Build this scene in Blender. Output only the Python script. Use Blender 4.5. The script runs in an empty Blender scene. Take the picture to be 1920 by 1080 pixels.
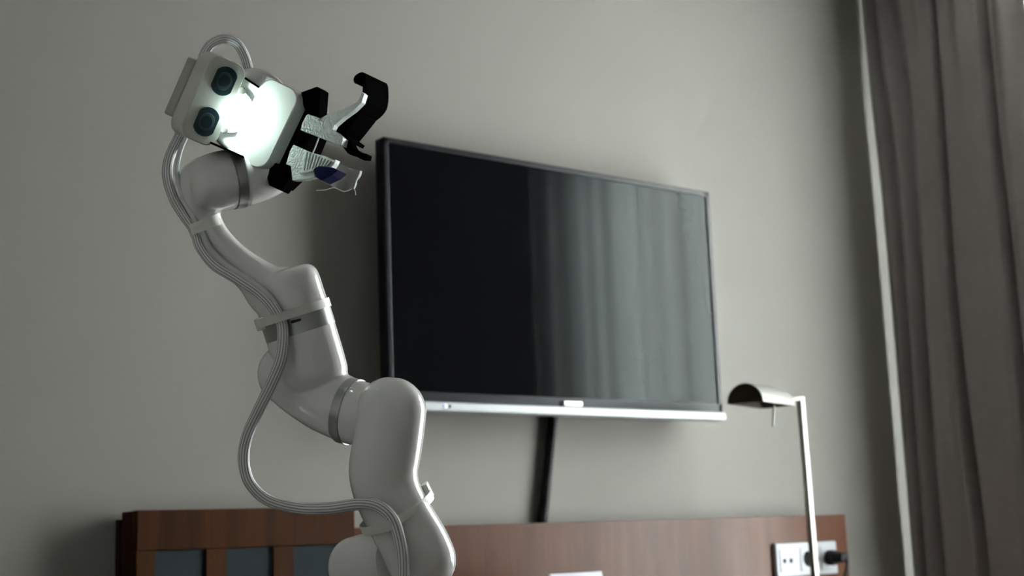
import bpy, bmesh, math, random
from mathutils import Vector, Matrix
random.seed(7)
PI = math.pi
scene = bpy.context.scene

# ------------------------------------------------------------------ camera
F_PX = 2734.4
YAW, PITCH, ROLL = 0.680648, 0.173081, -0.0380083
CAM = Vector((-1.64793, -2.53554, 1.0))
_f = Vector((math.sin(YAW)*math.cos(PITCH), math.cos(YAW)*math.cos(PITCH), math.sin(PITCH)))
_r = Vector((math.cos(YAW), -math.sin(YAW), 0.0))
_u = _r.cross(_f)
RIGHT = _r*math.cos(ROLL) + _u*math.sin(ROLL)
UP = -_r*math.sin(ROLL) + _u*math.cos(ROLL)
FWD = _f
cam_data = bpy.data.cameras.new('camera')
cam_data.sensor_width = 36.0
cam_data.lens = F_PX/1920*36
cam_data.clip_start = 0.05
cam_data.dof.use_dof = True
cam_data.dof.focus_distance = 1.75
cam_data.dof.aperture_fstop = 6.3
cam = bpy.data.objects.new('camera', cam_data)
scene.collection.objects.link(cam)
cam.matrix_world = Matrix(((RIGHT.x, UP.x, -FWD.x, CAM.x), (RIGHT.y, UP.y, -FWD.y, CAM.y),
                           (RIGHT.z, UP.z, -FWD.z, CAM.z), (0, 0, 0, 1)))
scene.camera = cam

# ------------------------------------------------------------------ light, exposure
W_X = 1.93            # inner face of the window wall
WIN_Y0, WIN_Y1, WIN_Z0, WIN_Z1 = -1.80, -0.30, 0.45, 2.45
world = bpy.data.worlds.new('world')
scene.world = world
world.use_nodes = True
world.node_tree.nodes['Background'].inputs[0].default_value = (0.80, 0.90, 1.0, 1)
world.node_tree.nodes['Background'].inputs[1].default_value = 1.0
day = bpy.data.lights.new('daylight', 'AREA')
day.shape = 'RECTANGLE'
day.size, day.size_y = 2.0, 1.30
day.energy = 950
day.color = (1.0, 0.985, 0.965)
day_o = bpy.data.objects.new('daylight', day)
scene.collection.objects.link(day_o)
day_o.location = (W_X + 0.22, -0.95, 1.40)
day_o.rotation_euler = (0, PI/2, 0)      # local -Z to -X
scene.view_settings.view_transform = 'Standard'
scene.view_settings.look = 'None'
scene.view_settings.gamma = 1.0
scene.view_settings.exposure = 0.0
scene.view_settings.use_curve_mapping = False

# ------------------------------------------------------------------ pixel / world helpers
def ray(px, py):
    return FWD + RIGHT*((px-960)/F_PX) - UP*((py-540)/F_PX)
def on_y(px, py, y):
    d = ray(px, py); return CAM + d*((y-CAM.y)/d.y)
def on_x(px, py, x):
    d = ray(px, py); return CAM + d*((x-CAM.x)/d.x)
ARM_D = 1.75                              # distance of the arm's working plane
ARM_S = ARM_D/F_PX                        # metres per arm unit
def pt(v):                                # arm units (right, down, towards the viewer) -> world
    return CAM + ray(v[0], v[1])*(ARM_D - v[2]*ARM_S)

# ------------------------------------------------------------------ materials
def mat(name, color, rough=0.5, metal=0.0, bump=0.0, bscale=60, coat=0.0, spec=0.5, var=0.0, vscale=8, trans=0.0, ior=1.45, sss=0.0, stretch=None):
    m = bpy.data.materials.new(name); m.use_nodes = True
    nt = m.node_tree; b = nt.nodes['Principled BSDF']
    b.inputs['Base Color'].default_value = (*color, 1)
    b.inputs['Roughness'].default_value = rough
    b.inputs['Metallic'].default_value = metal
    b.inputs['Coat Weight'].default_value = coat
    b.inputs['Coat Roughness'].default_value = 0.06
    b.inputs['Specular IOR Level'].default_value = spec
    b.inputs['Transmission Weight'].default_value = trans
    b.inputs['IOR'].default_value = ior
    if sss:
        b.inputs['Subsurface Weight'].default_value = sss
        b.inputs['Subsurface Radius'].default_value = (0.006, 0.007, 0.006)
    tc = None
    if bump or var:
        tc = nt.nodes.new('ShaderNodeTexCoord')
        mp = nt.nodes.new('ShaderNodeMapping')
        if stretch: mp.inputs['Scale'].default_value = stretch
        nt.links.new(tc.outputs['Object'], mp.inputs[0])
    if bump:
        n = nt.nodes.new('ShaderNodeTexNoise'); n.inputs['Scale'].default_value = bscale; n.inputs['Detail'].default_value = 4
        nt.links.new(mp.outputs[0], n.inputs['Vector'])
        bp = nt.nodes.new('ShaderNodeBump'); bp.inputs['Strength'].default_value = bump; bp.inputs['Distance'].default_value = 0.002
        nt.links.new(n.outputs['Fac'], bp.inputs['Height']); nt.links.new(bp.outputs[0], b.inputs['Normal'])
    if var:
        n = nt.nodes.new('ShaderNodeTexNoise'); n.inputs['Scale'].default_value = vscale; n.inputs['Detail'].default_value = 5
        nt.links.new(mp.outputs[0], n.inputs['Vector'])
        mx = nt.nodes.new('ShaderNodeMixRGB'); mx.blend_type = 'MIX'
        mx.inputs[1].default_value = (*[c*(1-var) for c in color], 1)
        mx.inputs[2].default_value = (*[min(1, c*(1+var)) for c in color], 1)
        nt.links.new(n.outputs['Fac'], mx.inputs[0]); nt.links.new(mx.outputs[0], b.inputs['Base Color'])
    return m

def emit(name, color, strength):
    m = bpy.data.materials.new(name); m.use_nodes = True
    b = m.node_tree.nodes['Principled BSDF']
    b.inputs['Base Color'].default_value = (0.8, 0.8, 0.8, 1)
    b.inputs['Emission Color'].default_value = (*color, 1)
    b.inputs['Emission Strength'].default_value = strength
    return m

def wood(name, dark, light, rough, coat, grain='Z', spec=0.5):
    m = bpy.data.materials.new(name); m.use_nodes = True
    nt = m.node_tree; b = nt.nodes['Principled BSDF']
    tc = nt.nodes.new('ShaderNodeTexCoord'); mp = nt.nodes.new('ShaderNodeMapping')
    mp.inputs['Scale'].default_value = (14, 14, 0.9) if grain == 'Z' else (0.9, 14, 14)
    n1 = nt.nodes.new('ShaderNodeTexNoise'); n1.inputs['Scale'].default_value = 1.6; n1.inputs['Detail'].default_value = 6
    n1.inputs['Distortion'].default_value = 0.6
    n2 = nt.nodes.new('ShaderNodeTexNoise'); n2.inputs['Scale'].default_value = 14; n2.inputs['Detail'].default_value = 3
    mixf = nt.nodes.new('ShaderNodeMath'); mixf.operation = 'MULTIPLY_ADD'; mixf.inputs[1].default_value = 0.3
    cr = nt.nodes.new('ShaderNodeValToRGB')
    cr.color_ramp.elements[0].position = 0.40; cr.color_ramp.elements[0].color = (*dark, 1)
    cr.color_ramp.elements[1].position = 0.85; cr.color_ramp.elements[1].color = (*light, 1)
    nt.links.new(tc.outputs['Object'], mp.inputs[0])
    nt.links.new(mp.outputs[0], n1.inputs['Vector']); nt.links.new(mp.outputs[0], n2.inputs['Vector'])
    nt.links.new(n2.outputs['Fac'], mixf.inputs[0]); nt.links.new(n1.outputs['Fac'], mixf.inputs[2])
    nt.links.new(mixf.outputs[0], cr.inputs[0]); nt.links.new(cr.outputs[0], b.inputs['Base Color'])
    b.inputs['Roughness'].default_value = rough; b.inputs['Coat Weight'].default_value = coat
    b.inputs['Coat Roughness'].default_value = 0.22
    b.inputs['Specular IOR Level'].default_value = spec
    return m

def braid(name, light, dark, around=13, pitch=0.0035):
    m = bpy.data.materials.new(name); m.use_nodes = True
    nt = m.node_tree; b = nt.nodes['Principled BSDF']
    uv = nt.nodes.new('ShaderNodeUVMap'); uv.uv_map = 'UVMap'
    sp = nt.nodes.new('ShaderNodeSeparateXYZ'); nt.links.new(uv.outputs[0], sp.inputs[0])
    def math_(op, a, bb):
        n = nt.nodes.new('ShaderNodeMath'); n.operation = op
        for i, v in enumerate((a, bb)):
            if v is None: continue
            if isinstance(v, (int, float)): n.inputs[i].default_value = v
            else: nt.links.new(v, n.inputs[i])
        return n.outputs[0]
    ua = math_('MULTIPLY', sp.outputs[0], around*2*PI)
    va = math_('MULTIPLY', sp.outputs[1], 2*PI/pitch)
    # long strands running with the cable, a little twisted, over a fine weave
    s1 = math_('SINE', math_('ADD', ua, math_('MULTIPLY', va, 0.02)), None)
    fine = math_('MULTIPLY', math_('SINE', math_('MULTIPLY', ua, 2), None), math_('SINE', math_('MULTIPLY', va, 1), None))
    h = math_('ADD', math_('MULTIPLY', s1, 0.36), math_('ADD', math_('MULTIPLY', fine, 0.14), 0.55))
    cr = nt.nodes.new('ShaderNodeValToRGB')
    cr.color_ramp.elements[0].position = 0.15; cr.color_ramp.elements[0].color = (*dark, 1)
    cr.color_ramp.elements[1].position = 0.6; cr.color_ramp.elements[1].color = (*light, 1)
    nt.links.new(h, cr.inputs[0]); nt.links.new(cr.outputs[0], b.inputs['Base Color'])
    bp = nt.nodes.new('ShaderNodeBump'); bp.inputs['Strength'].default_value = 0.5; bp.inputs['Distance'].default_value = 0.0006
    nt.links.new(h, bp.inputs['Height']); nt.links.new(bp.outputs[0], b.inputs['Normal'])
    b.inputs['Roughness'].default_value = 0.55
    return m

def sheer_mat():
    m = bpy.data.materials.new('sheer_voile'); m.use_nodes = True
    nt = m.node_tree; nt.nodes.remove(nt.nodes['Principled BSDF'])
    out = nt.nodes['Material Output']
    tl = nt.nodes.new('ShaderNodeBsdfTranslucent'); tl.inputs[0].default_value = (0.86, 0.90, 0.90, 1)
    df = nt.nodes.new('ShaderNodeBsdfDiffuse'); df.inputs[0].default_value = (0.82, 0.84, 0.83, 1)
    tr = nt.nodes.new('ShaderNodeBsdfTransparent')
    m1 = nt.nodes.new('ShaderNodeMixShader'); m1.inputs[0].default_value = 0.35
    m2 = nt.nodes.new('ShaderNodeMixShader')
    # weave density varies from fold to fold
    tc = nt.nodes.new('ShaderNodeTexCoord'); mp = nt.nodes.new('ShaderNodeMapping'); mp.inputs['Scale'].default_value = (0, 11, 0.08)
    nz = nt.nodes.new('ShaderNodeTexNoise'); nz.inputs['Scale'].default_value = 1.3; nz.inputs['Detail'].default_value = 3
    mr = nt.nodes.new('ShaderNodeMapRange'); mr.inputs[1].default_value = 0.3; mr.inputs[2].default_value = 0.7
    mr.inputs[3].default_value = 0.86; mr.inputs[4].default_value = 0.97
    nt.links.new(tc.outputs['Object'], mp.inputs[0]); nt.links.new(mp.outputs[0], nz.inputs['Vector'])
    nt.links.new(nz.outputs['Fac'], mr.inputs[0]); nt.links.new(mr.outputs[0], m2.inputs[0])
    cr = nt.nodes.new('ShaderNodeValToRGB')          # colour stripes stand in for light dimmed by doubled folds
    cr.color_ramp.elements[0].position = 0.36; cr.color_ramp.elements[0].color = (0.52, 0.56, 0.56, 1)
    cr.color_ramp.elements[1].position = 0.60; cr.color_ramp.elements[1].color = (0.90, 0.94, 0.94, 1)
    nt.links.new(nz.outputs['Fac'], cr.inputs[0]); nt.links.new(cr.outputs[0], tl.inputs[0])
    nt.links.new(tl.outputs[0], m1.inputs[1]); nt.links.new(df.outputs[0], m1.inputs[2])
    nt.links.new(tr.outputs[0], m2.inputs[1]); nt.links.new(m1.outputs[0], m2.inputs[2])
    nt.links.new(m2.outputs[0], out.inputs[0])
    return m

def clear_mat(name, tint, opacity, rough=0.1):
    m = bpy.data.materials.new(name); m.use_nodes = True
    nt = m.node_tree; nt.nodes.remove(nt.nodes['Principled BSDF'])
    out = nt.nodes['Material Output']
    tr = nt.nodes.new('ShaderNodeBsdfTransparent'); tr.inputs[0].default_value = (*tint, 1)
    gl = nt.nodes.new('ShaderNodeBsdfGlossy'); gl.inputs[1].default_value = rough
    df = nt.nodes.new('ShaderNodeBsdfDiffuse'); df.inputs[0].default_value = (0.75, 0.76, 0.76, 1)
    fr = nt.nodes.new('ShaderNodeFresnel'); fr.inputs[0].default_value = 1.35
    a = nt.nodes.new('ShaderNodeMixShader'); a.inputs[0].default_value = opacity
    b = nt.nodes.new('ShaderNodeMixShader')
    nt.links.new(tr.outputs[0], a.inputs[1]); nt.links.new(df.outputs[0], a.inputs[2])
    nt.links.new(fr.outputs[0], b.inputs[0]); nt.links.new(a.outputs[0], b.inputs[1]); nt.links.new(gl.outputs[0], b.inputs[2])
    nt.links.new(b.outputs[0], out.inputs[0])
    return m

M = dict(
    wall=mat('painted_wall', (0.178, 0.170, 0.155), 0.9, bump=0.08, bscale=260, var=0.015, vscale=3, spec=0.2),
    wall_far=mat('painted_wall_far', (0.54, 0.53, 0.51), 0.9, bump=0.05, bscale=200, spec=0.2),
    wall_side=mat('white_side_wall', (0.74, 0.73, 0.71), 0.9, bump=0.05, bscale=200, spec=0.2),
    ceiling=mat('ceiling_paint', (0.36, 0.35, 0.33), 0.95, bump=0.04, bscale=200, spec=0.1),
    floor=mat('carpet', (0.055, 0.045, 0.038), 0.95, bump=0.6, bscale=400, var=0.2, vscale=30, spec=0.1),
    white_frame=mat('window_paint', (0.7, 0.7, 0.68), 0.4, var=0.02),
    shell=mat('robot_shell', (0.83, 0.82, 0.81), 0.11, coat=0.8, var=0.012, vscale=5),
    ring=mat('anodised_ring', (0.36, 0.365, 0.36), 0.32, metal=0.65, bump=0.03, bscale=300),
    camshell=mat('camera_shell', (0.60, 0.60, 0.56), 0.45, var=0.012),
    coverplate=mat('camera_cover', (0.40, 0.39, 0.36), 0.5, var=0.02),
    gripshell=mat('gripper_shell', (0.66, 0.66, 0.63), 0.4, var=0.01),
    flange=mat('flange_metal', (0.42, 0.44, 0.43), 0.35, metal=0.5, bump=0.02, bscale=200),
    steel=mat('steel', (0.75, 0.75, 0.74), 0.25, metal=1.0, bump=0.02, bscale=200),
    black=mat('black_plastic', (0.0018, 0.0018, 0.002), 0.8, bump=0.05, bscale=300, spec=0.0),
    darkslot=mat('dark_recess', (0.02, 0.02, 0.02), 0.6, bump=0.02),
    lens=mat('lens_glass', (0.022, 0.040, 0.050), 0.12, coat=0.5, bump=0.01, bscale=80),
    lensring=mat('lens_ring', (0.035, 0.055, 0.065), 0.35, bump=0.02),
    tpu=mat('translucent_rubber', (0.74, 0.80, 0.76), 0.35, bump=0.6, bscale=420, var=0.22, vscale=140),
    tape=mat('navy_tape', (0.003, 0.004, 0.035), 0.7, bump=0.1, bscale=200, spec=0.05),
    strap=mat('nylon_strap', (0.80, 0.80, 0.76), 0.4, bump=0.04, bscale=200),
    film=clear_mat('clear_film', (0.97, 0.97, 0.96), 0.28, 0.12),
    sleeve=braid('braided_sleeve', (0.82, 0.82, 0.82), (0.20, 0.20, 0.205)),
    hose=mat('grey_hose', (0.66, 0.67, 0.66), 0.4, bump=0.02),
    glass=clear_mat('window_glass', (0.96, 0.98, 0.98), 0.0, 0.02),
    screen=mat('tv_screen', (0.0025, 0.0025, 0.003), 0.03, bump=0.0, spec=0.065, var=0.05),
    bezel=mat('tv_bezel', (0.008, 0.008, 0.010), 0.3, bump=0.01, spec=0.12),
    silver=mat('tv_silver', (0.34, 0.355, 0.365), 0.4, metal=0.3, bump=0.01),
    badge=mat('tv_badge', (0.85, 0.86, 0.86), 0.18, metal=0.8, bump=0.02, bscale=300),
    boardwood=wood('board_wood', (0.0155, 0.0050, 0.0017), (0.039, 0.0135, 0.0040), 0.6, 0.0, 'Z', spec=0.04),
    boarddark=wood('board_wood_side', (0.012, 0.005, 0.004), (0.022, 0.009, 0.006), 0.6, 0.0, 'Z', spec=0.04),
    deskwood=wood('desk_wood', (0.034, 0.0115, 0.0058), (0.066, 0.0255, 0.0128), 0.36, 0.0, 'Z', spec=0.10),
    inset=mat('grey_upholstery', (0.020, 0.025, 0.029), 0.9, bump=0.3, bscale=500, var=0.1, vscale=60, spec=0.05),
    nickel=mat('brushed_nickel', (0.225, 0.218, 0.204), 0.36, metal=0.35, bump=0.05, bscale=150, stretch=(1, 1, 12)),
    lampinner=mat('lamp_inner', (0.022, 0.015, 0.010), 0.7, bump=0.02, spec=0.1),
    socket=mat('socket_plastic', (0.42, 0.43, 0.46), 0.35, bump=0.01, var=0.01),
    sockethole=mat('socket_hole', (0.006, 0.007, 0.006), 0.7, bump=0.02, spec=0.05),
    plug=mat('plug_rubber', (0.010, 0.010, 0.012), 0.6, bump=0.05, spec=0.1),
    conduit=mat('black_conduit', (0.006, 0.006, 0.006), 0.4, bump=0.03, spec=0.15),
    card=mat('white_card', (0.66, 0.67, 0.74), 0.6, bump=0.02),
    drape=mat('drape_fabric', (0.205, 0.188, 0.182), 0.92, bump=0.35, bscale=420, var=0.1, vscale=40, spec=0.15),
    lining=mat('lining_light_leak', (0.42, 0.41, 0.35), 0.9, bump=0.1, bscale=300, spec=0.1),
    sheer=sheer_mat(),
    rail=mat('rail_metal', (0.6, 0.6, 0.58), 0.35, metal=0.7, bump=0.02),
    status=emit('status_led', (0.35, 0.45, 1.0), 0.7),
)

M['screen'].node_tree.nodes['Principled BSDF'].inputs['Specular Tint'].default_value = (0.88, 1.0, 0.96, 1)
M['led'] = emit('led_white', (0.76, 1.0, 0.92), 215.0)

# ------------------------------------------------------------------ object helpers
COL = scene.collection
ORG = {}
def thing(name, label, cat, loc=(0, 0, 0), group=None):
    o = bpy.data.objects.new(name, None); COL.objects.link(o)
    o.empty_display_size = 0.05
    o.location = loc; o['label'] = label; o['category'] = cat
    if group: o['group'] = group
    ORG[o.name] = Vector(loc)
    return o
def structure(name, loc=(0, 0, 0)):
    o = bpy.data.objects.new(name, None); COL.objects.link(o); o.location = loc
    o['kind'] = 'structure'; ORG[o.name] = Vector(loc); return o
def obj(name, bm, m, parent=None, smooth=True, label=None, kind=None, angle=40):
    org = ORG[parent.name] if parent else Vector((0, 0, 0))
    bmesh.ops.recalc_face_normals(bm, faces=bm.faces)
    bmesh.ops.translate(bm, verts=bm.verts, vec=-org)
    me = bpy.data.meshes.new(name); bm.to_mesh(me); bm.free()
    if smooth:
        me.polygons.foreach_set('use_smooth', [True]*len(me.polygons))
        try: me.set_sharp_from_angle(angle=math.radians(angle))
        except Exception: pass
    wn = smooth and angle < 100
    me.materials.append(M[m] if isinstance(m, str) else m)
    o = bpy.data.objects.new(name, me); COL.objects.link(o)
    if parent: o.parent = parent
    if wn:
        w = o.modifiers.new('normals', 'WEIGHTED_NORMAL'); w.keep_sharp = True
    ORG[o.name] = org
    if label: o['label'] = label
    if kind: o['kind'] = kind
    return o

def box_bm(lo, hi, bevel=0.0, seg=2, bm=None):
    b = bmesh.new()
    bmesh.ops.create_cube(b, size=1)
    lo, hi = Vector(lo), Vector(hi)
    for v in b.verts: v.co = Vector([(lo[i]+hi[i])/2 + v.co[i]*(hi[i]-lo[i]) for i in range(3)])
    if bevel: bmesh.ops.bevel(b, geom=list(b.edges), offset=bevel, segments=seg, profile=0.5, affect='EDGES', clamp_overlap=True)
    if bm is None: return b
    join(bm, b); return bm
def join(dst, src):
    me = bpy.data.meshes.new('tmp'); src.to_mesh(me); src.free(); dst.from_mesh(me); bpy.data.meshes.remove(me)
def mapped(bm, fn):
    for v in bm.verts: v.co = fn(v.co)
    return bm
def frame(o, a, b, c):
    o, a, b, c = Vector(o), Vector(a), Vector(b), Vector(c)
    return lambda v: pt(o + a*v[0] + b*v[1] + c*v[2])
def cyl_bm(r, z0, z1, seg=32, bevel=0.0, bseg=2):
    b = bmesh.new()
    bmesh.ops.create_cone(b, cap_ends=True, segments=seg, radius1=r, radius2=r, depth=z1-z0)
    bmesh.ops.translate(b, verts=b.verts, vec=(0, 0, (z0+z1)/2))
    if bevel:
        es = [e for e in b.edges if abs(e.verts[0].co.z-e.verts[1].co.z) < 1e-6]
        bmesh.ops.bevel(b, geom=es, offset=bevel, segments=bseg, profile=0.5, affect='EDGES')
    return b
def prism_bm(poly, z0, z1, bevel=0.0, seg=2):
    b = bmesh.new()
    v0 = [b.verts.new((p[0], p[1], z0)) for p in poly]; v1 = [b.verts.new((p[0], p[1], z1)) for p in poly]
    n = len(poly)
    b.faces.new(v0); b.faces.new(list(reversed(v1)))
    for i in range(n): b.faces.new((v0[i], v1[i], v1[(i+1) % n], v0[(i+1) % n]))
    bmesh.ops.recalc_face_normals(b, faces=b.faces)
    if bevel: bmesh.ops.bevel(b, geom=list(b.edges), offset=bevel, segments=seg, profile=0.5, affect='EDGES', clamp_overlap=True)
    return b
def catmull(pts, n):
    out = []
    P = [Vector(p) for p in pts]
    for i in range(len(P)-1):
        p0, p1, p2, p3 = P[max(i-1, 0)], P[i], P[i+1], P[min(i+2, len(P)-1)]
        for k in range(n):
            t = k/n
            out.append(0.5*((2*p1) + (p2-p0)*t + (2*p0-5*p1+4*p2-p3)*t*t + (3*p1-p0-3*p2+p3)*t**3))
    out.append(P[-1].copy())
    return out
def sweep_bm(st, n=6, seg=32, cap0=None, cap1=None, expo=2.0, ref=(0, 0, 1), fn=pt, squash=1.0, uv_len=None):
    """loft of round (or squarish) sections through stations (x, y, z, radius); a cap is None, 'flat', or the length of a
    rounded cap as a share of the end radius"""
    S = []
    four = [(s[0], s[1], s[2], s[3]) for s in st]
    import itertools
    P = []
    def cr(i, t):
        g = lambda j: four[min(max(j, 0), len(four)-1)]
        p0, p1, p2, p3 = g(i-1), g(i), g(i+1), g(i+2)
        return [0.5*(2*b + (c-a)*t + (2*a-5*b+4*c-d)*t*t + (3*b-a-3*c+d)*t**3) for a, b, c, d in zip(p0, p1, p2, p3)]
    for i in range(len(four)-1):
        for k in range(n): P.append(cr(i, k/n))
    P.append(list(four[-1]))
    pos = [Vector(p[:3]) for p in P]; rad = [p[3] for p in P]
    tan = []
    for i in range(len(pos)):
        d = pos[min(i+1, len(pos)-1)] - pos[max(i-1, 0)]; tan.append(d.normalized())
    def capring(pos, rad, tan, end, c):
        if c is None or c == 'flat': return
        p, r, t = (pos[0], rad[0], -tan[0]) if end == 0 else (pos[-1], rad[-1], tan[-1])
        new = []
        for k in range(1, 8):
            a = k/8*PI/2*0.985 if k < 8 else PI/2
            new.append((p + t*r*c*math.sin(a), r*((1-c*0) * math.cos(a)) if c >= 0.95 else r*(1-c) + r*c*math.cos(a)))
        if end == 0:
            for q, rr in new: pos.insert(0, q); rad.insert(0, rr); tan.insert(0, tan[0])
        else:
            for q, rr in new: pos.append(q); rad.append(rr); tan.append(tan[-1])
    capring(pos, rad, tan, 0, cap0); capring(pos, rad, tan, 1, cap1)
    bm = bmesh.new(); rings = []
    uvl = bm.loops.layers.uv.new('UVMap') if uv_len else None
    rv = Vector(ref); lens = [0.0]
    for i in range(1, len(pos)): lens.append(lens[-1] + (pos[i]-pos[i-1]).length)
    for p, r, t in zip(pos, rad, tan):
        e1 = (rv - t*rv.dot(t))
        e1.normalize(); rv = e1; e2 = t.cross(e1)
        ring = []
        for k in range(seg):
            a = 2*PI*k/seg; c, s = math.cos(a), math.sin(a)
            q = (abs(c)**expo + abs(s)**expo)**(-1/expo)
            ring.append(bm.verts.new(fn(p + e1*(r*q*c*squash) + e2*(r*q*s))))
        rings.append(ring)
    for i in range(len(rings)-1):
        for k in range(seg):
            f = bm.faces.new((rings[i][k], rings[i][(k+1) % seg], rings[i+1][(k+1) % seg], rings[i+1][k]))
            if uvl:
                for lp, (uu, vv) in zip(f.loops, ((k/seg, lens[i]), ((k+1)/seg, lens[i]), ((k+1)/seg, lens[i+1]), (k/seg, lens[i+1]))):
                    lp[uvl].uv = (uu, vv*uv_len)
    bm.faces.new(list(reversed(rings[0]))); bm.faces.new(rings[-1])
    bmesh.ops.recalc_face_normals(bm, faces=bm.faces)
    return bm
def fuse(bm, voxel, smooth_iter):
    """melt overlapping lofts into one casting with blended fillets"""
    bmesh.ops.recalc_face_normals(bm, faces=bm.faces)
    me = bpy.data.meshes.new('fuse'); bm.to_mesh(me); bm.free()
    o = bpy.data.objects.new('fuse', me); COL.objects.link(o)
    r = o.modifiers.new('r', 'REMESH'); r.mode = 'VOXEL'; r.voxel_size = voxel
    s = o.modifiers.new('s', 'SMOOTH'); s.factor = 0.5; s.iterations = smooth_iter
    dg = bpy.context.evaluated_depsgraph_get()
    me2 = bpy.data.meshes.new_from_object(o.evaluated_get(dg))
    b = bmesh.new(); b.from_mesh(me2)
    bpy.data.objects.remove(o); bpy.data.meshes.remove(me); bpy.data.meshes.remove(me2)
    return b

# ================================================================== the room
X0, Y0, H = -3.1, -4.7, 2.62
def slab(name, lo, hi, m):
    o = obj(name, box_bm(lo, hi), m, smooth=False, kind='structure'); return o
slab('floor', (X0-0.1, Y0-0.1, -0.1), (W_X+0.2, 0.1, 0.0), 'floor')
slab('ceiling', (X0-0.1, Y0-0.1, H), (W_X+0.2, 0.1, H+0.1), 'ceiling')
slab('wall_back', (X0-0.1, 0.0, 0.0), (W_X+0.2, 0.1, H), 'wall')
slab('wall_left', (X0-0.1, Y0, 0.0), (X0, 0.0, H), 'wall_side')
slab('wall_front', (X0-0.1, Y0-0.1, 0.0), (W_X+0.2, Y0, H), 'wall_far')
b = bmesh.new()
for lo, hi in (((W_X, Y0, 0), (W_X+0.2, WIN_Y0, H)), ((W_X, WIN_Y1, 0), (W_X+0.2, 0.0, H)),
               ((W_X, WIN_Y0, 0), (W_X+0.2, WIN_Y1, WIN_Z0)), ((W_X, WIN_Y0, WIN_Z1), (W_X+0.2, WIN_Y1, H))):
    box_bm(lo, hi, bm=b)
obj('wall_right', b, 'wall', smooth=False, kind='structure')
b = box_bm((X0, -0.014, 0), (-0.2, -0.0005, 0.08), 0.003)
obj('baseboard_back', b, 'white_frame', kind='structure')
win = structure('window_1', (W_X+0.1, (WIN_Y0+WIN_Y1)/2, WIN_Z0))
b = bmesh.new(); xx0, xx1, t = W_X+0.08, W_X+0.14, 0.05
ym = -1.18
for lo, hi in (((xx0, WIN_Y0, WIN_Z0), (xx1, WIN_Y0+t, WIN_Z1)), ((xx0, WIN_Y1-t, WIN_Z0), (xx1, WIN_Y1, WIN_Z1)),
               ((xx0, WIN_Y0, WIN_Z0), (xx1, WIN_Y1, WIN_Z0+t)), ((xx0, WIN_Y0, WIN_Z1-t), (xx1, WIN_Y1, WIN_Z1)),
               ((xx0, ym-0.03, WIN_Z0), (xx1, ym+0.03, WIN_Z1))):
    box_bm(lo, hi, 0.004, bm=b)
obj('window_frame', b, 'white_frame', win)
for ya, yb in ((WIN_Y0+t, ym-0.03), (ym+0.03, WIN_Y1-t)):
    obj('glass_pane', box_bm((W_X+0.105, ya, WIN_Z0+t), (W_X+0.115, yb, WIN_Z1-t)), 'glass', win, smooth=False)
obj('window_sill', box_bm((W_X-0.03, WIN_Y0, WIN_Z0-0.03), (W_X+0.08, WIN_Y1, WIN_Z0), 0.004), 'white_frame', win)

# ------------------------------------------------------------------ curtains
def interp(pts, t):
    if t <= pts[0][0]: return pts[0][1]
    for (a, va), (c, vc) in zip(pts, pts[1:]):
        if t <= c:
            s = (t-a)/(c-a); s = s*s*(3-2*s); return va + (vc-va)*s
    return pts[-1][1]
def cloth(y0, y1, xf, z0, z1, ny, nz, thick):
    bm = bmesh.new(); g = []
    for j in range(nz+1):
        z = z0 + (z1-z0)*j/nz; row = []
        for i in range(ny+1):
            y = y0 + (y1-y0)*i/ny
            x, dy = xf(y, z)
            row.append(bm.verts.new((x, y+dy, z)))
        g.append(row)
    for j in range(nz):
        for i in range(ny): bm.faces.new((g[j][i], g[j][i+1], g[j+1][i+1], g[j+1][i]))
    if thick:
        r = bmesh.ops.solidify(bm, geom=bm.faces[:], thickness=thick)
    return bm
# folds of the dark drape: where on the photo each fold stands -> its place along the window wall
folds_px = [(1664, .02), (1676, -.01), (1690, .03), (1704, -.02), (1721, .035), (1742, -.02), (1768, -.005), (1786, -.012),
            (1798, .055), (1812, -.022), (1840, -.030), (1874, -.034), (1888, -.02), (1899, .05), (1911, -.02), (1930, -.035), (1952, -.03), (1984, -.01)]
fold = sorted((on_x(px, 560, 1.755).y, off) for px, off in folds_px)
def drape_x(y, z):
    k = 0.75 + 0.25*min(1, (2.6-z)/1.2)
    sway = 0.008*math.sin(z*2.3 + y*20) + 0.005*math.sin(z*4.1+1+y*11)
    gather = 0.010*math.sin(y*95)*max(0, (z-2.0)/0.6)
    return 1.755 + interp(fold, y + sway)*k*0.85 + gather, 0.0
DY0, DY1 = fold[0][0], fold[-1][0]
dr = thing('dark_drape', 'long dark grey-brown drape in deep vertical folds at the right of the television wall', 'curtain', (1.75, (DY0+DY1)/2, 0.02))
obj('fabric', cloth(DY0, DY1, drape_x, 0.02, 2.56, 190, 26, 0), 'drape', dr, angle=80)
def lining_x(y, z):
    w_ = (y-(DY1-0.012))/0.012
    return drape_x(DY1, z)[0] + 0.004, w_*(0.012*max(0, math.sin(z*3.6-1.0)) - 0.009)
obj('lining', cloth(DY1-0.012, DY1, lining_x, 0.04, 2.55, 3, 60, 0), 'lining', dr, label='pale lining and painted light leak along the drape edge', angle=80)  # pale strip of lining also stands in for daylight leaking past the drape
def drape2_x(y, z):
    return 1.725 + 0.03*math.sin(y*62+0.01*z) + 0.012*math.sin(y*23), 0
obj_d2 = thing('dark_drape', 'far dark drape beyond the sheer curtain, mirrored in the screen', 'curtain', (1.72, -2.1, 0.02))
obj('fabric', cloth(-2.5, -1.665, drape2_x, 0.02, 2.56, 120, 8, 0), 'drape', obj_d2, angle=80)
sh = thing('sheer_curtain', 'pale sheer curtain across the bright window, mirrored in the television screen', 'curtain', (1.88, -1.1, 0.02))
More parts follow.
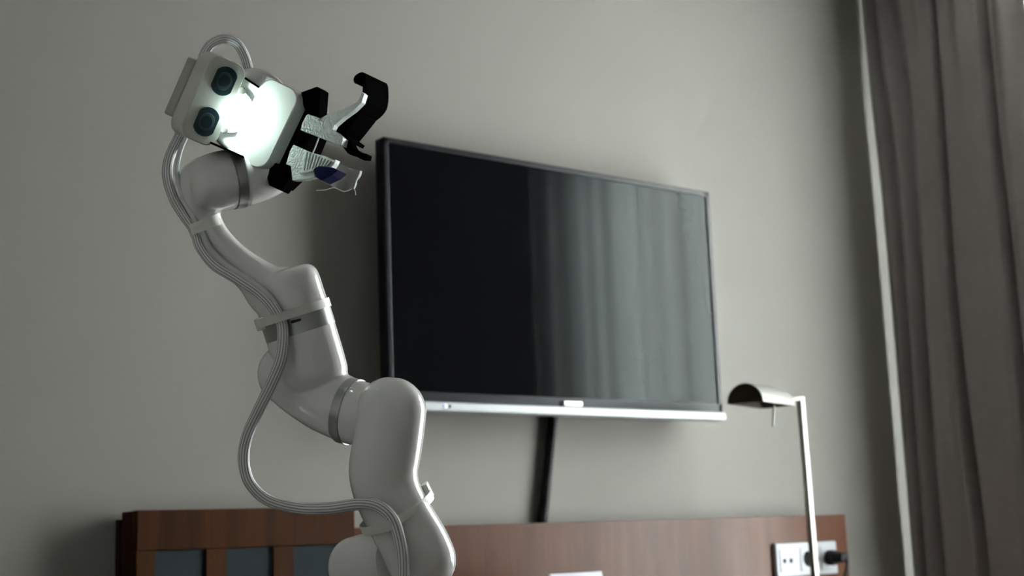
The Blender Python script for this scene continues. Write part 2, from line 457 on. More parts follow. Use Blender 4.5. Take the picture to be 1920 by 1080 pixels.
def sheer_x(y, z):
    return 1.880 + 0.009*math.sin(y*52 + 0.6*math.sin(y*9)) + 0.005*math.sin(y*23+1), 0
obj('fabric', cloth(-2.3, -0.2, sheer_x, 0.02, 2.56, 420, 6, 0), 'sheer', sh, angle=180)
rl = obj('curtain_rail', box_bm((1.66, -2.6, 2.57), (1.90, -0.03, 2.62), 0.006), 'rail', kind='structure')
rl.name = 'trim_1'

# ------------------------------------------------------------------ desk with back panel
YP = -0.072
YC = -0.078
cl, crr = on_y(256, 958, YC).x, on_y(665, 951, YC).x
ct = on_y(455, 953.5, YC).z
pl, pr = crr + 0.002, on_y(1585, 970, YP).x
ztop = on_y(1200, 975, YP).z
desk = thing('wooden_desk', 'reddish brown wooden desk with a tall back panel under the television', 'desk', ((pl+pr)/2, -0.3, 0))
obj('back_panel', box_bm((pl, YP, 0.02), (pr, YP+0.026, ztop), 0.002), 'deskwood', desk, angle=30)
obj('desktop', box_bm((pl, -0.60, 0.722), (pr, YP, 0.75), 0.003), 'deskwood', desk, angle=30)
for xa in (pl, pr-0.03):
    obj('side_panel', box_bm((xa, -0.58, 0.0), (xa+0.03, YP, 0.722), 0.002), 'deskwood', desk, angle=30)
for za in (0.3, 0.95):
    for xa in (pl+0.3, pr-0.3):
        obj('wall_spacer', box_bm((xa, YP+0.026, za-0.02), (xa+0.04, -0.0015, za+0.02)), 'boarddark', desk)

# ------------------------------------------------------------------ wooden backboard on the wall
th = YC + 0.0
ch = thing('wooden_backboard', 'brown wooden backboard with three grey square insets on the wall, left of the robot', 'panel', ((cl+crr)/2, 0.0, 0.0))
sq = []
for a, c_, y in ((291, 387, 1031), (425, 512.5, 1027), (550, 634, 1022)):
    sq.append((on_y(a, y, YC).x, on_y(c_, y, YC).x, on_y((a+c_)/2, y, YC).z))
stop = sum(s[2] for s in sq)/3
obj('top_rail', box_bm((cl, YC, stop), (crr, YC+0.022, ct), 0.003), 'boardwood', ch, angle=30)
obj('bottom_rail', box_bm((cl, YC, 0.0), (crr, YC+0.022, 0.62), 0.003), 'boardwood', ch, angle=30)
xs = [cl] + [v for s in sq for v in s[:2]] + [crr]
for k in range(4):
    obj('upright', box_bm((xs[2*k], YC, 0.62), (xs[2*k+1], YC+0.022, stop), 0.0012), 'boardwood', ch, angle=30)
for k, s in enumerate(sq):
    obj('inset_panel', box_bm((s[0]-0.002, YC+0.005, 0.61), (s[1]+0.002, YC+0.018, stop+0.002), 0.002), 'inset', ch, label='grey square inset in the backboard')
obj('back_frame', box_bm((cl+0.0005, YC+0.022, 0.0), (crr-0.0005, -0.014, ct-0.001), 0.002), 'boarddark', ch, angle=30)
obj('rear_batten', box_bm((cl-0.006, -0.014, 0.0), (crr-0.002, -0.001, ct-0.014), 0.002), 'boarddark', ch)

# ------------------------------------------------------------------ television
TX0, TX1, TZ0, TZ1, TY = 0.0, 0.973, 1.278, 1.844, -0.09
tv = thing('television', 'large black flat television on the wall, mirroring the curtain at its right', 'television', (0.486, 0, 1.56))
bz, bb = 0.0125, 0.024
obj('back_housing', box_bm((TX0+0.05, TY+0.028, TZ0+0.04), (TX1-0.05, TY+0.05, TZ1-0.05), 0.008), 'bezel', tv)
obj('cabinet', box_bm((TX0, TY+0.003, TZ0+0.01), (TX1, TY+0.03, TZ1), 0.004), 'bezel', tv)
fr = bmesh.new()
box_bm((TX0, TY-0.004, TZ0+0.012), (TX0+bz, TY+0.004, TZ1), 0.002, bm=fr)
box_bm((TX1-bz, TY-0.004, TZ0+0.012), (TX1, TY+0.004, TZ1), 0.002, bm=fr)
box_bm((TX0, TY-0.004, TZ1-bz), (TX1, TY+0.004, TZ1), 0.002, bm=fr)
box_bm((TX0, TY-0.004, TZ0+0.012), (TX1, TY+0.004, TZ0+bb+0.012), 0.002, bm=fr)
obj('bezel', fr, 'bezel', tv, label='thin glossy black frame')
obj('screen', box_bm((TX0+bz-0.001, TY-0.0005, TZ0+bb+0.01), (TX1-bz+0.001, TY+0.003, TZ1-bz+0.001)), 'screen', tv, smooth=False, label='dark glossy screen')
bar = obj('bottom_bar', box_bm((TX0-0.004, TY-0.012, TZ0-0.006), (TX1+0.005, TY+0.022, TZ0+0.016), 0.006, 3), 'silver', tv, label='silver strip along the bottom edge')
bx = on_y(1056, 763, TY-0.008).x, on_y(1092, 763, TY-0.008).x
obj('badge', box_bm((bx[0], TY-0.011, TZ0+0.016), (bx[1], TY-0.002, TZ0+0.028), 0.003, 3), 'badge', tv, label='bright maker badge')
sx = on_y(836, 763, TY-0.014).x
obj('status_light', box_bm((sx-0.005, TY-0.0135, TZ0+0.001), (sx+0.005, TY-0.008, TZ0+0.011), 0.003, 3), 'status', bar, label='small blue status light')
sx2 = sx+0.012
obj('sensor_window', box_bm((sx2-0.004, TY-0.0130, TZ0+0.002), (sx2+0.004, TY-0.008, TZ0+0.010), 0.003, 2), 'bezel', bar)
obj('wall_bracket', box_bm((0.33, TY+0.05, 1.42), (0.64, 0.0, 1.70), 0.004), 'black', tv)

# ------------------------------------------------------------------ black conduit between set and desk
A = on_y(1041, 775, -0.0135); B = on_y(1017, 985, -0.0135)
cd = thing('cable_conduit', 'black ribbed cable conduit on the wall between television and desk panel', 'cable', (B.x, -0.012, 1.0))
st = []
nrib = 44
top = A + Vector((0.002, 0, 0.04)); bot = B + (B-A).normalized()*0.06
for k in range(nrib*2+1):
    p = top.lerp(bot, k/(nrib*2)); st.append((p.x, p.y, p.z, 0.0125 if k % 2 else 0.0106))
obj('sleeve', sweep_bm(st, n=2, seg=14, cap0='flat', cap1='flat', ref=(0, 1, 0), fn=lambda v: v), 'conduit', cd, angle=60)
# ------------------------------------------------------------------ desk lamp
LY = -0.24
Pt = on_y(1501, 750, LY); Pb = on_y(1532, 1080, LY)
lx = (Pt.x*0.4+Pb.x*0.6); lz = Pt.z
lamp = thing('desk_lamp', 'brushed nickel desk lamp with half round shade on a thin square pole', 'lamp', (lx, LY, 0.75))
obj('base', mapped(cyl_bm(0.075, 0, 0.018, 40, 0.004), lambda v: Vector((lx, LY, 0.7508)) + v), 'nickel', lamp)
ra = 0.0
pb_ = box_bm((-0.0068, -0.0072, 0.0), (0.0068, 0.0072, lz-0.768+0.004), 0.001)
mapped(pb_, lambda v: Vector((lx + (Pt.x-lx)*v.z/(lz-0.768) + v.x*math.cos(ra)-v.y*math.sin(ra), LY + v.x*math.sin(ra)+v.y*math.cos(ra), 0.768+v.z)))
obj('pole', pb_, 'nickel', lamp, angle=30)
Fc = on_y(1397, 755, LY-0.06)                 # centre of the open end of the shade
ax = Vector((math.sin(math.radians(72)), math.cos(math.radians(72)), 0))
side = Vector((ax.y, -ax.x, 0)); SR = 0.0445; SLEN = 0.185
zc = Fc.z
def half_shell(r0, r1, l0, l1, seg=24):
    bm = bmesh.new(); R = []
    for l in (l0, l1):
        for r in (r0, r1):
            R.append([bm.verts.new(Vector((Fc.x, Fc.y, zc)) + ax*l + side*(r*math.cos(PI*k/seg)) + Vector((0, 0, r*math.sin(PI*k/seg)))) for k in range(seg+1)])
    a0, a1, b0, b1 = R
    for k in range(seg):
        for p, q in ((a0, b0), (b1, a1), (a1, a0), (b0, b1)):
            bm.faces.new((p[k], p[k+1], q[k+1], q[k]))
    for k in (0, seg): bm.faces.new((a0[k], a1[k], b1[k], b0[k]))
    return bm
obj('shade', half_shell(SR-0.002, SR, 0, SLEN), 'nickel', lamp, label='half round nickel shade')
obj('shade_lining', half_shell(SR-0.006, SR-0.002, 0.002, SLEN-0.002), 'lampinner', lamp, label='dark brown inside of the shade')
def half_disc(l0, l1, r, seg=24):
    bm = bmesh.new(); o0 = Vector((Fc.x, Fc.y, zc))
    v = [[bm.verts.new(o0 + ax*l + side*(r*math.cos(PI*k/seg)) + Vector((0, 0, r*math.sin(PI*k/seg)))) for k in range(seg+1)] for l in (l0, l1)]
    bm.faces.new(v[0]); bm.faces.new(list(reversed(v[1])))
    for k in range(seg): bm.faces.new((v[0][k], v[0][k+1], v[1][k+1], v[1][k]))
    bm.faces.new((v[0][0], v[0][seg], v[1][seg], v[1][0]))
    return bm
obj('end_plate', half_disc(SLEN-0.002, SLEN+0.002, SR-0.001), 'nickel', lamp)
obj('dark_mouth_plate', half_disc(0.004, 0.007, SR-0.006), 'lampinner', lamp, label='dark brown plate added to make the lamp opening read dark')  # added plate hides the lit lining, so the opening reads dark
o0 = Vector((Fc.x, Fc.y, zc))
p1, p2 = o0 + ax*(SLEN-0.004) + Vector((0, 0, 0.012)), Vector((Pt.x, LY, lz+0.004))
obj('arm', sweep_bm([(*p1, 0.006), (*p1.lerp(p2, .5), 0.006), (*p2, 0.006), (*(p2+(p2-p1).normalized()*0.008), 0.006)], n=2, seg=14, cap0='flat', cap1=0.5, ref=(0, 0, 1), fn=lambda v: v), 'nickel', lamp)
q1 = o0 + ax*0.075 + side*0.0 + Vector((0, 0, 0.004)); q2 = q1 + Vector((-0.002, 0, -0.05))
px_t, px_b = on_y(1451, 758, q1.y), on_y(1450, 798, q1.y)
obj('switch_stick', sweep_bm([(*(px_t+Vector((0, 0, 0.02))), 0.0028), (*px_t, 0.0028), (*px_b, 0.0028)], n=2, seg=12, cap0='flat', cap1=1.0, ref=(0, 1, 0), fn=lambda v: v), 'nickel', lamp)
obj('socket_bar', sweep_bm([(*(o0 + ax*0.05 + Vector((0, 0, 0.024))), 0.008), (*(o0 + ax*(SLEN-0.002) + Vector((0, 0, 0.024))), 0.008)], n=2, seg=14, cap0='flat', cap1='flat', ref=(0, 0, 1), fn=lambda v: v), 'lampinner', lamp)

# ------------------------------------------------------------------ socket strip and plug
s0, s1 = on_y(1454, 1018, YP-0.012).x, on_y(1568, 1015, YP-0.012).x
sz1 = on_y(1510, 1016.5, YP-0.012).z; sz0 = sz1-0.083
so = thing('socket_strip', 'white triple wall socket on the desk panel behind the lamp pole', 'socket', ((s0+s1)/2, YP, (sz0+sz1)/2))
obj('plate', box_bm((s0, YP-0.012, sz0), (s1, YP-0.0006, sz1), 0.004, 3), 'socket', so)
mw = (s1-s0)/3
for k in range(3):
    ma = s0 + mw*k + 0.011; mb = s0 + mw*(k+1) - 0.011
    md = obj('data_insert' if k == 0 else 'power_insert', box_bm((ma, YP-0.0145, sz0+0.012), (mb, YP-0.010, sz1-0.012), 0.002), 'socket', so)
    cx_, cz_ = (ma+mb)/2, (sz0+sz1)/2
    if k == 0:
        for dx in (-0.012, 0.012):
            obj('data_port', prism_map if False else box_bm((cx_+dx-0.0065, YP-0.0155, cz_-0.008), (cx_+dx+0.0065, YP-0.011, cz_+0.004), 0.002), 'sockethole', md)
        obj('label_window', box_bm((cx_-0.022, YP-0.0152, cz_-0.026), (cx_+0.022, YP-0.013, cz_-0.017), 0.001), 'socket', md)
    else:
        cy = mapped(cyl_bm(0.0195, 0, 0.004, 32, 0.001), lambda v: Vector((cx_+v.x, YP-0.0112-v.z, cz_+v.y)))
        obj('socket_well', cy, 'sockethole' if k == 1 else 'socket', md)
PX = s0 + mw*2.5
pg = thing('power_plug', 'black power plug in the right hand socket with its cord hanging down', 'plug', (PX, YP-0.016, (sz0+sz1)/2))
zc_ = (sz0+sz1)/2
obj('plug_body', mapped(cyl_bm(0.019, 0, 0.022, 28, 0.003), lambda v: Vector((PX+v.x, YP-0.0155-v.z, zc_+v.y))), 'plug', pg)
obj('plug_grip', box_bm((PX-0.016, YP-0.068, zc_-0.012), (PX+0.016, YP-0.034, zc_+0.013), 0.005, 3), 'plug', pg)
obj('cord', sweep_bm([(PX, YP-0.060, zc_, 0.0035), (PX+0.002, YP-0.072, zc_-0.012, 0.0035), (PX-0.012, YP-0.07, zc_-0.05, 0.0035), (PX-0.02, YP-0.055, zc_-0.09, 0.0035), (PX-0.02, YP-0.05, 0.76, 0.0035)], n=6, seg=12, cap0='flat', cap1='flat', ref=(1, 0, 0), fn=lambda v: v), 'plug', pg)

# ------------------------------------------------------------------ white folded card on the desk
k0, k1 = on_y(1030, 1076, -0.20), on_y(1127, 1072, -0.20)
cdx = thing('folded_card', 'white folded card standing on the desk under the television', 'card', ((k0.x+k1.x)/2, -0.2, 0.75))
kz = (k0.z+k1.z)/2
for s in (-1, 1):
    b = box_bm((k0.x, -0.001, 0.7512), (k1.x, 0.001, kz), 0.0004)
    mapped(b, lambda v: Vector((v.x, v.y - 0.2 + s*(0.0012+(kz-v.z)*0.22), v.z)))
    obj('leaf', b, 'card', cdx, smooth=False)

# ================================================================== the robot arm
rb = pt((770, 1180, 30))
RX, RY = rb.x, rb.y
arm = thing('robot_arm', 'glossy white jointed robot arm with a lit gripper and twin lens camera', 'robot', (RX, RY, 0))
def sw(st, **k): return sweep_bm(st, **k)
# shoulder, base and pedestal (below the frame)
sh_c = Vector((690, 1058, -8))
obj('shoulder_housing', sw([(668, 1066, -48, 60), (700, 1062, -10, 64), (745, 1056, 30, 62)], n=4, seg=40, cap0=0.5, cap1='flat'), 'shell', arm)
zs = pt((690, 1100, -20)).z; bp_ = pt((690, 1100, -25))
obj('base_joint', mapped(cyl_bm(0.052, 0.80, zs+0.0, 40, 0.006), lambda v: Vector((bp_.x+v.x, bp_.y+v.y, v.z))), 'shell', arm)
obj('base_flange', mapped(cyl_bm(0.065, 0.77, 0.80, 40, 0.004), lambda v: Vector((bp_.x+v.x, bp_.y+v.y, v.z))), 'ring', arm)
obj('pedestal', mapped(cyl_bm(0.075, 0.03, 0.77, 40, 0.004), lambda v: Vector((bp_.x+v.x, bp_.y+v.y, v.z))), 'black', arm)
obj('foot_plate', mapped(cyl_bm(0.22, 0.0, 0.03, 48, 0.004), lambda v: Vector((bp_.x+v.x, bp_.y+v.y, v.z))), 'black', arm)

# lower arm
la_bm = sw([(733, 771, 55, 67), (730, 800, 55, 67), (725, 840, 55, 66.5), (719, 880, 55, 66), (724, 915, 55, 64), (737, 948, 55, 63), (757, 985, 55, 64), (776, 1020, 55, 66), (790, 1050, 55, 66)],
           n=6, seg=56, cap0=0.97, cap1=0.97, expo=2.5)
obj('lower_arm', fuse(la_bm, 0.0022, 6), 'shell', arm, angle=180)
# elbow: side joint housing and riser in one casting
el = sw([(541, 700, -42, 60), (570, 722, -34, 62), (612, 750, -14, 62), (650, 768, 6, 61)], n=4, seg=40, cap0=0.97, cap1='flat')
UA = Vector((0.300, 0.954, 0))
def up(t): return Vector((552, 585, -15)) + UA*t
join(el, sw([(*up(38), 67.5), (*up(80), 67), (*up(118), 66)], n=4, seg=48, cap0='flat', cap1=0.72, expo=2.2))
obj('elbow_housing', fuse(el, 0.0018, 2), 'shell', arm, angle=180)
# rings
ER = Vector((0.86, 0.22, 0.46)).normalized(); ec = Vector((656, 771, 10))
ring1 = obj('joint_ring', sw([(*(ec-ER*9), 63), (*ec, 63), (*(ec+ER*9), 63)], n=2, seg=56, cap0='flat', cap1='flat'), 'ring', arm, label='grey joint ring at the elbow', angle=60)
obj('elbow_collar', sw([(*(ec+ER*9), 61), (*(ec+ER*30), 61), (*(ec+ER*60), 58)], n=2, seg=48, cap0='flat', cap1='flat'), 'shell', arm, angle=60)
ring2 = obj('joint_ring', sw([(*up(-2), 67.8), (*up(20), 67.8), (*up(41), 67.8)], n=2, seg=64, cap0='flat', cap1='flat', expo=2.2), 'ring', arm, label='grey joint ring under the forearm', angle=60)
obj('slot', mapped(box_bm((-11, -3.5, -8), (11, 3.5, 4), 3.4, 3), frame((555, 601.5, 50), (0.95, -0.28, -0.02), (0.28, 0.95, 0), (0, 0, 1))), 'darkslot', ring2, label='dark slot in the ring')
obj('slot', mapped(box_bm((-11, -3.0, -8), (11, 3.0, 4), 2.8, 3), frame((653, 742, 52), (0.5, -0.86, -0.05), (0.86, 0.5, 0), (0, 0, 1))), 'darkslot', ring1, label='dark slot in the ring')
# forearm and wrist casting
fa = sw([(*up(-2), 67), (*up(-30), 66.5), (*up(-56), 66)], n=4, seg=48, cap0='flat', cap1=0.40, expo=2.2)
join(fa, sw([(548, 566, -13, 64), (524, 552, -9, 57), (501, 539, -9, 49), (474, 516, -11, 37), (438, 486, -13, 32), (408, 452, -10, 29.5), (389, 418, -6, 29), (379, 385, 0, 33), (374, 356, 6, 37), (376, 335, 10, 40)], n=6, seg=40, cap0=0.9, cap1=0.9))
WA = Vector((0.945, -0.17, -0.28)).normalized()
wc = Vector((433, 336, 2))
join(fa, sw([(*(wc-WA*54), 52), (*(wc-WA*30), 56), (*wc, 57)], n=4, seg=48, cap0=0.62, cap1='flat'))
obj('forearm', fuse(fa, 0.0017, 22), 'shell', arm, label='white forearm sweeping up to the wrist', angle=180)
ring3 = obj('joint_ring', sw([(*(wc-WA*1), 57.6), (*(wc+WA*8), 57.6), (*(wc+WA*17), 57.6)], n=2, seg=56, cap0='flat', cap1='flat'), 'ring', arm, label='grey joint ring at the wrist', angle=60)
obj('wrist_housing', sw([(*(wc+WA*16), 56.5), (478, 325, -12, 56), (500, 317, -22, 54)], n=4, seg=48, cap0='flat', cap1=0.97), 'shell', arm, angle=180)
# last joint, facing the viewer
NV = Vector((0.10, 0.05, 0.99)).normalized(); NA = Vector((0.99, 0, -0.1)).normalized(); NB = NV.cross(NA)
jc = Vector((470, 211, 0))
obj('wrist_joint', mapped(cyl_bm(83, -75, 0, 64, 10, 4), frame(jc, NA, NB, NV)), 'shell', arm, angle=50)
fl = obj('tool_flange', mapped(cyl_bm(43, 0, 14, 48, 2), frame((432, 206, 0), NA, NB, NV)), 'flange', arm, label='round metal flange around the lamp', angle=40)
for c in ((453, 170), (420, 243)):
    obj('screw', mapped(cyl_bm(7.5, 0, 8, 20, 2), frame((c[0], c[1], 14), NA, NB, NV)), 'steel', fl)
ld = obj('work_light', mapped(cyl_bm(9, 0, 22, 28, 2), frame((438, 211, 14), NA, NB, NV)), 'flange', arm, label='small bright lamp between camera and gripper')
obj('lamp_bulb', sw([(438, 211, 33, 9), (438.1, 211, 37, 13), (438.2, 211, 40, 13)], n=3, seg=32, cap0='flat', cap1=0.98, ref=(1, 0, 0)), 'led', ld, label='glowing white bulb')
for (xa, ya_), (xb, yb) in (((394, 267), (458, 295)), ((459, 146), (486, 164))):
    dv = Vector((xb-xa, yb-ya_, 0)); lv = dv.length; dv.normalize()
    obj('added_light_block', mapped(box_bm((0, -2, -30), (lv, 2, 74), 1.2, 2), frame((xa, ya_, 0), dv, (-dv.y, dv.x, 0), (0, 0, 1))), 'black', arm)  # added walls that keep the bulb's light off wrist and joint

# camera module
CL = Vector((0.40, -0.917, 0)); CM = Vector((0.449, 0.196, 0.872)); CA = Vector((0.80, 0.349, -0.49))
cc = Vector((403, 190.5, 66.5))
cam_f = frame(cc, CA, CL, CM)
def rrect(x0, x1, y0, y1, r, n=8):
    out = []
    for cx, cy, a0 in ((x1-r, y1-r, 0), (x0+r, y1-r, 90), (x0+r, y0+r, 180), (x1-r, y0+r, 270)):
        for k in range(n+1):
            a = math.radians(a0 + 90*k/n); out.append((cx + r*math.cos(a), cy + r*math.sin(a)))
    return out
cmod = obj('camera_module', mapped(prism_bm(rrect(-46, 38, -83, 83, 24), -46, 0, 8, 4), cam_f), 'camshell', arm, label='white twin lens camera block on the wrist', angle=60)
obj('back_cover', mapped(box_bm((-43, -58, -88), (30, 58, -55), 4, 3), cam_f), 'coverplate', cmod, label='grey cover behind the camera')
obj('seam_gasket', mapped(box_bm((-40, -57, -57), (29, 57, -44)), cam_f), 'darkslot', cmod)
for t in (42, -41):
    pl_ = []
    for k in range(48):
        a = 2*PI*k/48; pl_.append((max(-23, min(23, 28*math.cos(a))), t + 28*math.sin(a)))
    cln = [pl_[0]]
    for p in pl_[1:]:
        if (Vector(p)-Vector(cln[-1])).length > 0.5: cln.append(p)
    obj('lens', mapped(prism_bm(cln, -4, 1.2), cam_f), 'lens', cmod, label='dark round camera lens with cut sides', angle=30)
    obj('lens_ring', mapped(cyl_bm(17, 0, 2.4, 32, 0.6), lambda v, t=t: cam_f((v.x, v.y+t, v.z))), 'lensring', cmod)
    obj('lens_glass', mapped(cyl_bm(12.5, 1, 3.4, 32, 1), lambda v, t=t: cam_f((v.x, v.y+t, v.z))), 'lens', cmod)

# gripper
GN = Vector((-0.45, -0.215, 0.867)); GL = Vector((0.43, -0.9028, 0)); GA = Vector((0.783, 0.373, 0.499))
go = Vector((497, 232, 40))
grf = frame(go, GA, GL, GN)
grip = obj('gripper_body', mapped(prism_bm(rrect(-46, 42, -82, 82, 26), -64, 0, 9, 4), grf), 'gripshell', arm, label='white rounded gripper body glaring in the lamp light', angle=60)
def onp(px, py, depth):                   # arm units in the gripper plane at a depth behind its face
    o = go - GN*depth; dx, dy = px-o.x, py-o.y
    det = GA.x*GL.y - GL.x*GA.y
    return ((dx*GL.y - GL.x*dy)/det, (GA.x*dy - dx*GA.y)/det)
def gprism(name, poly, d0, d1, m, bevel=0.0, label=None, par=None, angle=30):
    return obj(name, mapped(prism_bm([onp(x, y, d0) for x, y in poly], -d0, -d1, bevel), grf), m, par or grip, label=label, angle=angle)
gprism('finger_base', [(548, 166), (573, 176), (580, 190), (594, 210), (592, 225), (584, 250), (575, 272), (562, 300), (548, 318), (520, 345), (498, 326), (515, 250)], 40, 105, 'black', 1.5, 'black plate carrying the fingers')
gprism('clip_block', [(564, 173), (594, 162), (601, 167), (597, 222), (574, 216), (568, 196)], 25, 60, 'black', 1.5, 'black clip above the upper finger')
gprism('clip_block', [(498, 323), (515, 305), (544, 312), (546, 330), (526, 357), (504, 347)], 25, 60, 'black', 1.5, 'black clip below the lower finger')
fin = gprism('upper_finger', [(564, 244), (566, 232), (574, 216), (597, 224), (616, 213), (645, 204), (668, 192), (676, 180), (678, 172), (683, 176), (678, 192), (664, 206), (642, 222), (627, 235), (623, 243), (632, 248), (643, 258), (640, 273)], -10, 6, 'tpu', 0.8, 'pale translucent upper finger')
gprism('finger_rim', [(563, 243), (566, 239), (600, 249), (626, 253), (643, 258), (640, 273)], -14, 14, 'tpu', 0.8, 'bright lower edge of the upper finger', fin)
gprism('finger_rib', [(574, 216), (578, 214), (598, 221), (597, 226)], -12, 30, 'tpu', 0.6, None, fin)
# hooked black pad: a strip following the finger, extruded back
path = [(667, 154), (666, 147), (672, 141), (681, 139), (683, 152), (683, 168), (680, 184), (669, 198), (650, 212), (634, 226), (624, 238), (627, 246), (640, 256)]
P2 = [onp(x, y, 6) for x, y in path]
P2 = [(v.x, v.y) for v in catmull([(p[0], p[1], 0) for p in P2], 3)]
Lf, Rt = [], []
for i, p in enumerate(P2):
    a_, c_ = Vector(P2[max(i-1, 0)]), Vector(P2[min(i+1, len(P2)-1)])
    d = (c_-a_).normalized(); nn = Vector((-d.y, d.x)); Lf.append(Vector(p)+nn*3.4); Rt.append(Vector(p)-nn*3.4)
pad = bmesh.new()
for d0, d1 in ((6, 100),):
    ringv = []
    for i in range(len(P2)):
        ringv.append([pad.verts.new(grf((q[0], q[1], -dd))) for q, dd in ((Lf[i], d0), (Rt[i], d0), (Rt[i], d1), (Lf[i], d1))])
    for i in range(len(P2)-1):
        for k in range(4): pad.faces.new((ringv[i][k], ringv[i][(k+1) % 4], ringv[i+1][(k+1) % 4], ringv[i+1][k]))
    pad.faces.new(ringv[0]); pad.faces.new(ringv[-1])
obj('finger_pad', pad, 'black', grip, label='broad black hooked blade of the upper finger', angle=30)
gprism('pad_block', [(622, 240), (650, 216), (672, 202), (674, 214), (655, 238), (640, 256)], 30, 98, 'black', 1.0, None)
gprism('pad_foot', [(626, 241), (648, 250), (656, 262), (664, 278), (676, 285), (689, 289), (687, 298), (674, 297), (664, 291), (652, 288), (640, 272), (630, 252)], 8, 28, 'black', 1.2, 'black foot of the hooked blade')
obj('pad_pin', mapped(cyl_bm(4.5, 0, 8, 18, 1), frame((684, 291, 40), (0.8, -0.5, 0), (0.2, 0.3, 0.9), (0.5, 0.8, 0.1))), 'steel', grip)
# lower finger with ridges
low = gprism('lower_finger', [(550, 271), (584, 286), (611, 293), (626, 300), (630, 299), (627, 306), (622, 314), (597, 313), (588, 319), (590, 331), (572, 336), (548, 337), (545, 311), (536, 308), (543, 284)], 0, 18, 'tpu', 1.0, 'pale translucent lower finger with ridges')
for k in range(9):
    xa = 573 + k*5.6; ya_ = 283.5 + k*2.2
    xb = 567 + k*4.6 + k*k*0.12; yb = 321 - k*1.4
    gprism('ridge', [(xa, ya_), (xa+2.6, ya_+0.8), (xb+2.6, yb), (xb, yb+0.4)], -4.5, 2, 'tpu', 0.4, None, low)
gprism('ledge', [(561, 322), (590, 315), (592, 319), (562, 327)], -7, 2, 'tpu', 0.5, None, low)
gprism('ledge', [(548, 334), (570, 333), (590, 328), (590, 332), (572, 337), (548, 338)], -6, 2, 'tpu', 0.5, None, low)
gprism('blue_tape', [(587, 317), (597, 311), (624, 314), (634, 319), (622, 329), (602, 338), (592, 332)], -8, 30, 'tape', 1.2, 'navy blue tape wrapped on the lower finger')
# clear curled film beyond the lower finger
def film(rows, name, lab, mt='film', thick=0.0006):
    bm = bmesh.new(); g = []
    for r in rows:
        c = catmull(r, 5); g.append([bm.verts.new(pt(v)) for v in c])
    for i in range(len(g)-1):
        for k in range(len(g[0])-1): bm.faces.new((g[i][k], g[i][k+1], g[i+1][k+1], g[i+1][k]))
    bmesh.ops.solidify(bm, geom=bm.faces[:], thickness=thick)
    return obj(name, bm, mt, grip, label=lab, angle=80)
film([[(622, 304, 20), (640, 308, 24), (655, 315, 26), (676, 320, 20)], [(628, 318, 30), (642, 322, 36), (656, 325, 36), (672, 332, 26)],
      [(618, 330, 34), (634, 338, 40), (650, 340, 40), (667, 342, 28)], [(602, 339, 28), (624, 350, 34), (643, 358, 34), (663, 354, 22)]], 'plastic_film', 'clear curled plastic film on the lower finger')
film([[(675, 320, 20), (673, 328, 22), (668, 337, 24), (666, 345, 24), (663, 354, 22)], [(679, 321, 14), (677, 330, 15), (670, 339, 16), (669, 346, 16), (665, 355, 14)]], 'film_edge', None, 'tpu')
obj('film_thread', sw([(663, 353, 22, 0.9), (666, 358, 22, 0.9), (667, 366, 22, 0.7)], n=3, seg=8, cap0='flat', cap1='flat'), 'strap', grip)
obj('film_thread', sw([(593, 357, 22, 0.8), (610, 356, 26, 0.8), (627, 352, 30, 0.8), (645, 359, 33, 0.9), (660, 354, 24, 0.9)], n=4, seg=8, cap0='flat', cap1='flat'), 'strap', grip)
obj('guide_rod', sw([(597.5, 258, 34, 1.4), (592, 274, 34, 1.4), (586, 288, 34, 1.4)], n=2, seg=10, cap0='flat', cap1='flat'), 'strap', grip, label='thin white rod between the fingers')
obj('wire_loop', sw([(598, 191, 2, 1.4), (609, 194, 2, 1.4), (614, 204, 2, 1.4), (612, 214, 2, 1.4), (603, 222, 2, 1.4)], n=4, seg=10, cap0='flat', cap1='flat'), 'strap', grip, label='thin white wire loop')

# cables
obj('cable_sleeve', sw([(376, 122, -30, 9.3), (383, 101, -28, 9.3), (397, 82, -28, 9.3), (420, 73, -30, 9.3), (442, 80, -34, 9.3), (456, 99, -40, 9.3), (464, 122, -46, 9.3), (470, 145, -56, 9.3)],
    n=8, seg=24, cap0='flat', cap1='flat', uv_len=ARM_S), 'sleeve', arm, label='braided grey loop above the camera', angle=180)
CP = [(345, 240, -45, 10), (331, 266, -32, 10), (317, 298, -18, 10), (314, 332, -6, 10), (325, 370, 4, 10), (345, 404, 10, 10), (365, 433, 12, 10), (376, 464, 14, 10), (402, 496, 20, 10.5),
      (444, 522, 30, 11), (488, 551, 44, 11), (515, 580, 56, 11), (530, 615, 62, 11), (527, 670, 66, 11.5), (510, 716, 64, 11.5), (485, 768, 50, 11), (463, 818, 36, 11), (457, 862, 28, 11),
      (468, 905, 26, 11), (503, 938, 28, 11), (560, 953, 44, 11), (620, 953, 76, 11.5), (675, 945, 116, 11.5), (710, 950, 132, 12), (735, 972, 136, 12), (749, 1010, 138, 12), (755, 1050, 138, 12), (757, 1120, 130, 12)]
obj('cable_sleeve', sw(CP, n=8, seg=28, cap0='flat', cap1='flat', uv_len=ARM_S), 'sleeve', arm, label='long braided grey cable looping beside the arm', angle=180)
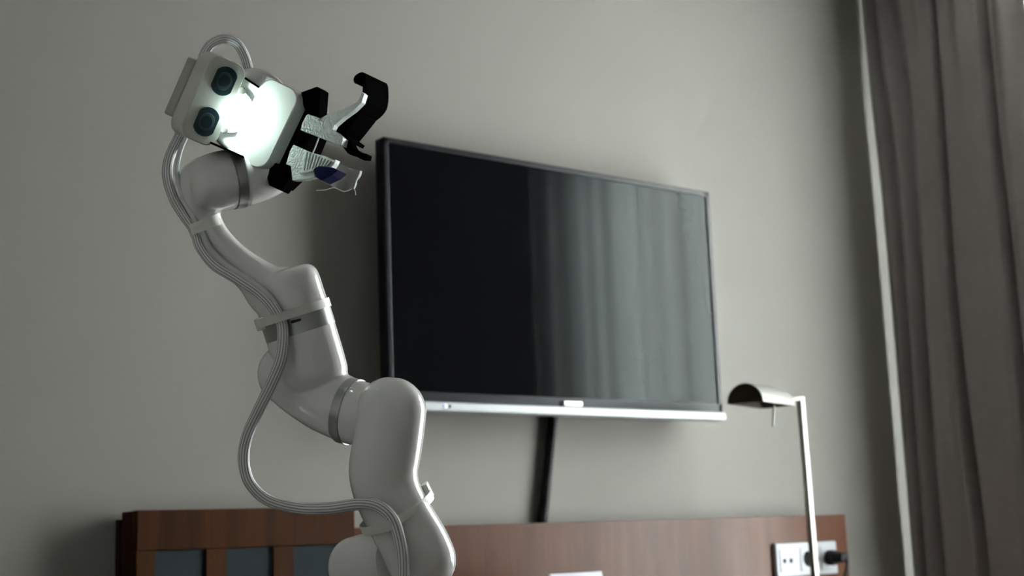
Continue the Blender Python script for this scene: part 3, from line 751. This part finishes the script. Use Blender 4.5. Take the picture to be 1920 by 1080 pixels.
obj('air_hose', sw([(352, 250, -40, 5), (337, 285, -16, 5), (332, 325, 4, 5), (342, 368, 16, 5.5), (360, 402, 20, 5.5), (379, 436, 20, 6), (394, 466, 22, 6), (424, 497, 28, 6), (468, 526, 42, 6), (505, 556, 54, 6), (524, 586, 58, 6)],
    n=8, seg=18, cap0='flat', cap1='flat'), 'hose', arm, label='thin smooth grey hose beside the braided cable', angle=180)
# nylon straps
def strap(c, A, B, D, ra, rb_, wid, bump_at, bump, buckle, bsz, lab):
    c, A, B, D = Vector(c), Vector(A).normalized(), Vector(B).normalized(), Vector(D).normalized()
    bm = bmesh.new(); R = []; N = 72
    for k in range(N):
        th_ = 2*PI*k/N
        dd = abs((th_-bump_at+PI) % (2*PI) - PI)
        g = 1 + bump*math.exp(-(dd/0.28)**2)
        row = []
        for rr in (0, 2.2):
            for s in (-1, 1):
                row.append(bm.verts.new(pt(c + A*((ra+rr)*g*math.cos(th_)) + B*((rb_+rr)*g*math.sin(th_)) + D*(wid/2*s))))
        R.append(row)
    for k in range(N):
        p, q = R[k], R[(k+1) % N]
        for a_, b_ in ((0, 1), (1, 3), (3, 2), (2, 0)): bm.faces.new((p[a_], p[b_], q[b_], q[a_]))
    so_ = obj('cable_strap', bm, 'strap', arm, label=lab, angle=35)
    bk = box_bm((-bsz[0]/2, -bsz[1]/2, -bsz[2]/2), (bsz[0]/2, bsz[1]/2, bsz[2]/2), 2, 2)
    obj('buckle', mapped(bk, frame(buckle, A, D, B)), 'strap', so_)
strap((384, 421, 2), (0.93, -0.36, 0), (0, 0, 1), (0.36, 0.93, 0), 29, 33, 21, 2.6, 0.05, (360, 434, 4), (12, 22, 20), 'white strap near the wrist')
strap((549, 587, -15), (0.954, -0.3, 0), (0, 0, 1), (0.3, 0.954, 0), 71.5, 75, 17, 1.97, 0.24, (491, 607, 14), (24, 23, 12), 'white strap over the middle joint ring')
strap((744, 960, 55), (0.90, -0.43, 0), (-0.11, 0.25, 0.95), (0.42, 0.87, -0.2), 71, 76, 17, 1.67, 0.27, (801, 920, 40), (13, 30, 22), 'white strap on the lower arm')
